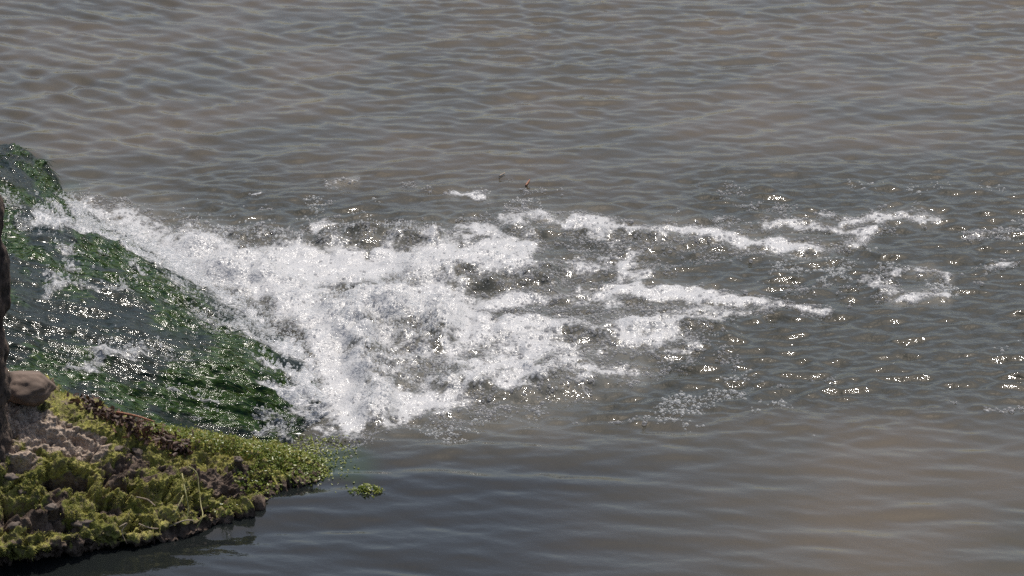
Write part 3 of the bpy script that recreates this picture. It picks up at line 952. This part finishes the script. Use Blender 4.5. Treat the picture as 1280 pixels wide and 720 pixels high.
# leaning trunk at the frame edge
tree = bpy.data.objects.new("tree", None)
scene.collection.objects.link(tree)
base, _ = bank_pick(-23, 548)
tree.location = base
def rel(p): return np.asarray(p) - base
dirx = np.array
tr_pts = [base + np.array([0.010, 0, -.12]), base + np.array([0.004, 0, .05]), base + np.array([0.010, .01, .30]),
          base + np.array([.014, .02, .62]), base + np.array([-.012, .04, 1.0]), base + np.array([-.12, .08, 1.7]), base + np.array([-.25, .12, 2.6])]
co, f4, f3 = tube([rel(p) for p in tr_pts], [.105, .082, .077, .074, .070, .062, .050], 56, 0.42, 40, 5)
poly_obj("trunk", co, f4, f3, M_bark, tree)
for k, (h0, dx, dy, dz) in enumerate([(1.7, -.35, .25, .35), (2.2, .25, -.2, .45), (2.5, -.4, -.1, .5)]):
    s = np.array([np.interp(h0, [1.0, 1.7, 2.6], [-.012, -.12, -.25]), np.interp(h0, [1.0, 1.7, 2.6], [.04, .08, .12]), h0])
    if k == 1: dx = -0.15
    co, f4, f3 = tube([s, s + np.array([dx * .5, dy * .5, dz * .4]), s + np.array([dx, dy, dz])], [.035, .026, .014], 12, 0.15, 8, k)
    poly_obj("limb", co, f4, f3, M_bark, tree)
tag(tree, "dark rough barked tree trunk rising beside the brown boulder", "tree")

# stones set into the bank face
stones = [(96, 652, 11), (62, 634, 8), (24, 616, 8), (10, 592, 9), (150, 560, 8), (172, 562, 9), (14, 654, 9), (300, 572, 6)]
for k, (a, b, s) in enumerate(stones):
    c, nn = bank_pick(a, b)
    r0 = s * 0.00245
    lumpy("stone", c - nn * r0 * 0.25, (r0 * rng.uniform(.9, 1.5), r0 * rng.uniform(.7, 1.1), r0 * rng.uniform(.5, .8)), M_stone,
          k * 2.7, parent=bank, rough=0.95, res=12, rot=k)

# litter along the back edge of the bank
n = 420
tl = rng.random(n)
lx = np.interp(tl, [0, .35, .7, 1], [98, 150, 200, 235]) + rng.normal(0, 6, n)
ly = np.interp(tl, [0, .35, .7, 1], [500, 524, 548, 562]) + rng.normal(0, 5, n)
lp, ln = zip(*[bank_pick(a, b) for a, b in zip(lx, ly)])
lp, ln = np.array(lp), np.array(ln)
ob = leaves("leaf_litter", lp + ln * rng.uniform(.001, .022, n)[:, None], ln, rng.uniform(.006, .015, n), M_litter, 1.0, 0.5)
tag(ob, "dark brown dead leaf litter along the back of the bank", "leaf litter", kind="stuff")

def strand(name, pix, lift, radii, mat, label, cat, on_water=False):
    pts = []
    for k, (a, b) in enumerate(pix):
        if on_water:
            p = P(a, b, 0); p[2] = water_z(p[0], p[1]) + radii[0] * .6 + lift
        else:
            c, nn = bank_pick(a, b)
            p = c + nn * lift
        pts.append(p)
    co, f4, f3 = tube(pts, radii, 7, 0.15, 6)
    o_ = np.array(pts[0])
    ob = poly_obj(name, co - o_, f4, f3, mat)
    ob.location = o_
    return tag(ob, label, cat)

t0, t1 = bank_pick(149, 520)[0] + np.array([0, 0, .012]), None
t1 = P(193, 527, t0[2] + .012)
co, f4, f3 = tube([np.zeros(3), (t1 - t0) * .5 + np.array([0, 0, .004]), t1 - t0], [.0042, .0036, .0022], 8, 0.1, 6)
ob = poly_obj("twig", co, f4, f3, M_twig); ob.location = t0
tag(ob, "straight reddish twig sticking out of the leaf litter over the stream", "twig")
strand("vine", [(229, 592), (233, 612), (233, 634), (234, 656)], .012, [.0022, .0022, .002, .0014], M_vine, "straight pale vine hanging down the mossy bank face", "vine")
strand("vine", [(236, 586), (247, 590), (249, 606), (250, 630), (254, 648), (248, 660), (236, 664)], .014, [.002, .0024, .0024, .002, .002, .002, .0015], M_vine,
       "curling pale vine looping down to the waterline of the bank", "vine")
strand("vine", [(229, 620), (222, 640), (219, 652)], .010, [.0016, .0016, .0012], M_vine, "short thin vine slanting off the hanging vines", "vine")
strand("root", [(172, 652), (190, 656), (205, 664), (230, 656), (250, 650)], .010, [.002, .0024, .0026, .0022, .0015], M_root, "pale bare root along the waterline of the bank", "root")
strand("root", [(150, 660), (158, 655), (155, 668), (160, 680)], .012, [.0016, .0022, .0016, .001], M_root, "forked pale root dangling under the overhanging bank", "root")
strand("root", [(172, 622), (184, 624), (194, 632)], .008, [.003, .0035, .002], M_root, "short dry root across the middle of the mossy face", "root")
strand("stalk", [(657, 232), (662, 226)], .004, [.0035, .003], M_twig, "tan floating stalk beside a white foam fleck", "stalk", True)
strand("stalk", [(624, 223), (631, 219)], .004, [.003, .0025], M_root, "pinkish white stalk floating in open water", "stalk", True)

# floating clump of weed off the tip
fc = bpy.data.objects.new("weed_clump", None)
scene.collection.objects.link(fc)
fc0 = P(459, 615, 0.0)
fc.location = fc0
n = 170
a = rng.uniform(0, 2 * np.pi, n); r = np.sqrt(rng.random(n))
lx, ly = 0.058 * r * np.cos(a) * rng.uniform(.5, 1.15, n), 0.052 * r * np.sin(a) * rng.uniform(.4, 1.2, n)
lz = 0.018 * (1 - r ** 2) * rng.random(n) + water_z(fc0[0], fc0[1]) + .002
ob = leaves("leaf_mass", np.stack([lx, ly, lz], -1), np.tile([0, -.2, 1.0], (n, 1)), rng.uniform(.003, .0065, n), M_weed, 0.6, parent=fc)
ob["kind"] = "stuff"
co, f4, f3 = tube([(.03, .0, .004), (.0, .0, .006), (-.05, .01, .003)], [.002, .002, .0015], 6, 0, 4)
poly_obj("stem", co, f4, f3, M_vine, fc)
tag(fc, "small bright green weed clump floating free beyond the bank's tip", "weed clump")
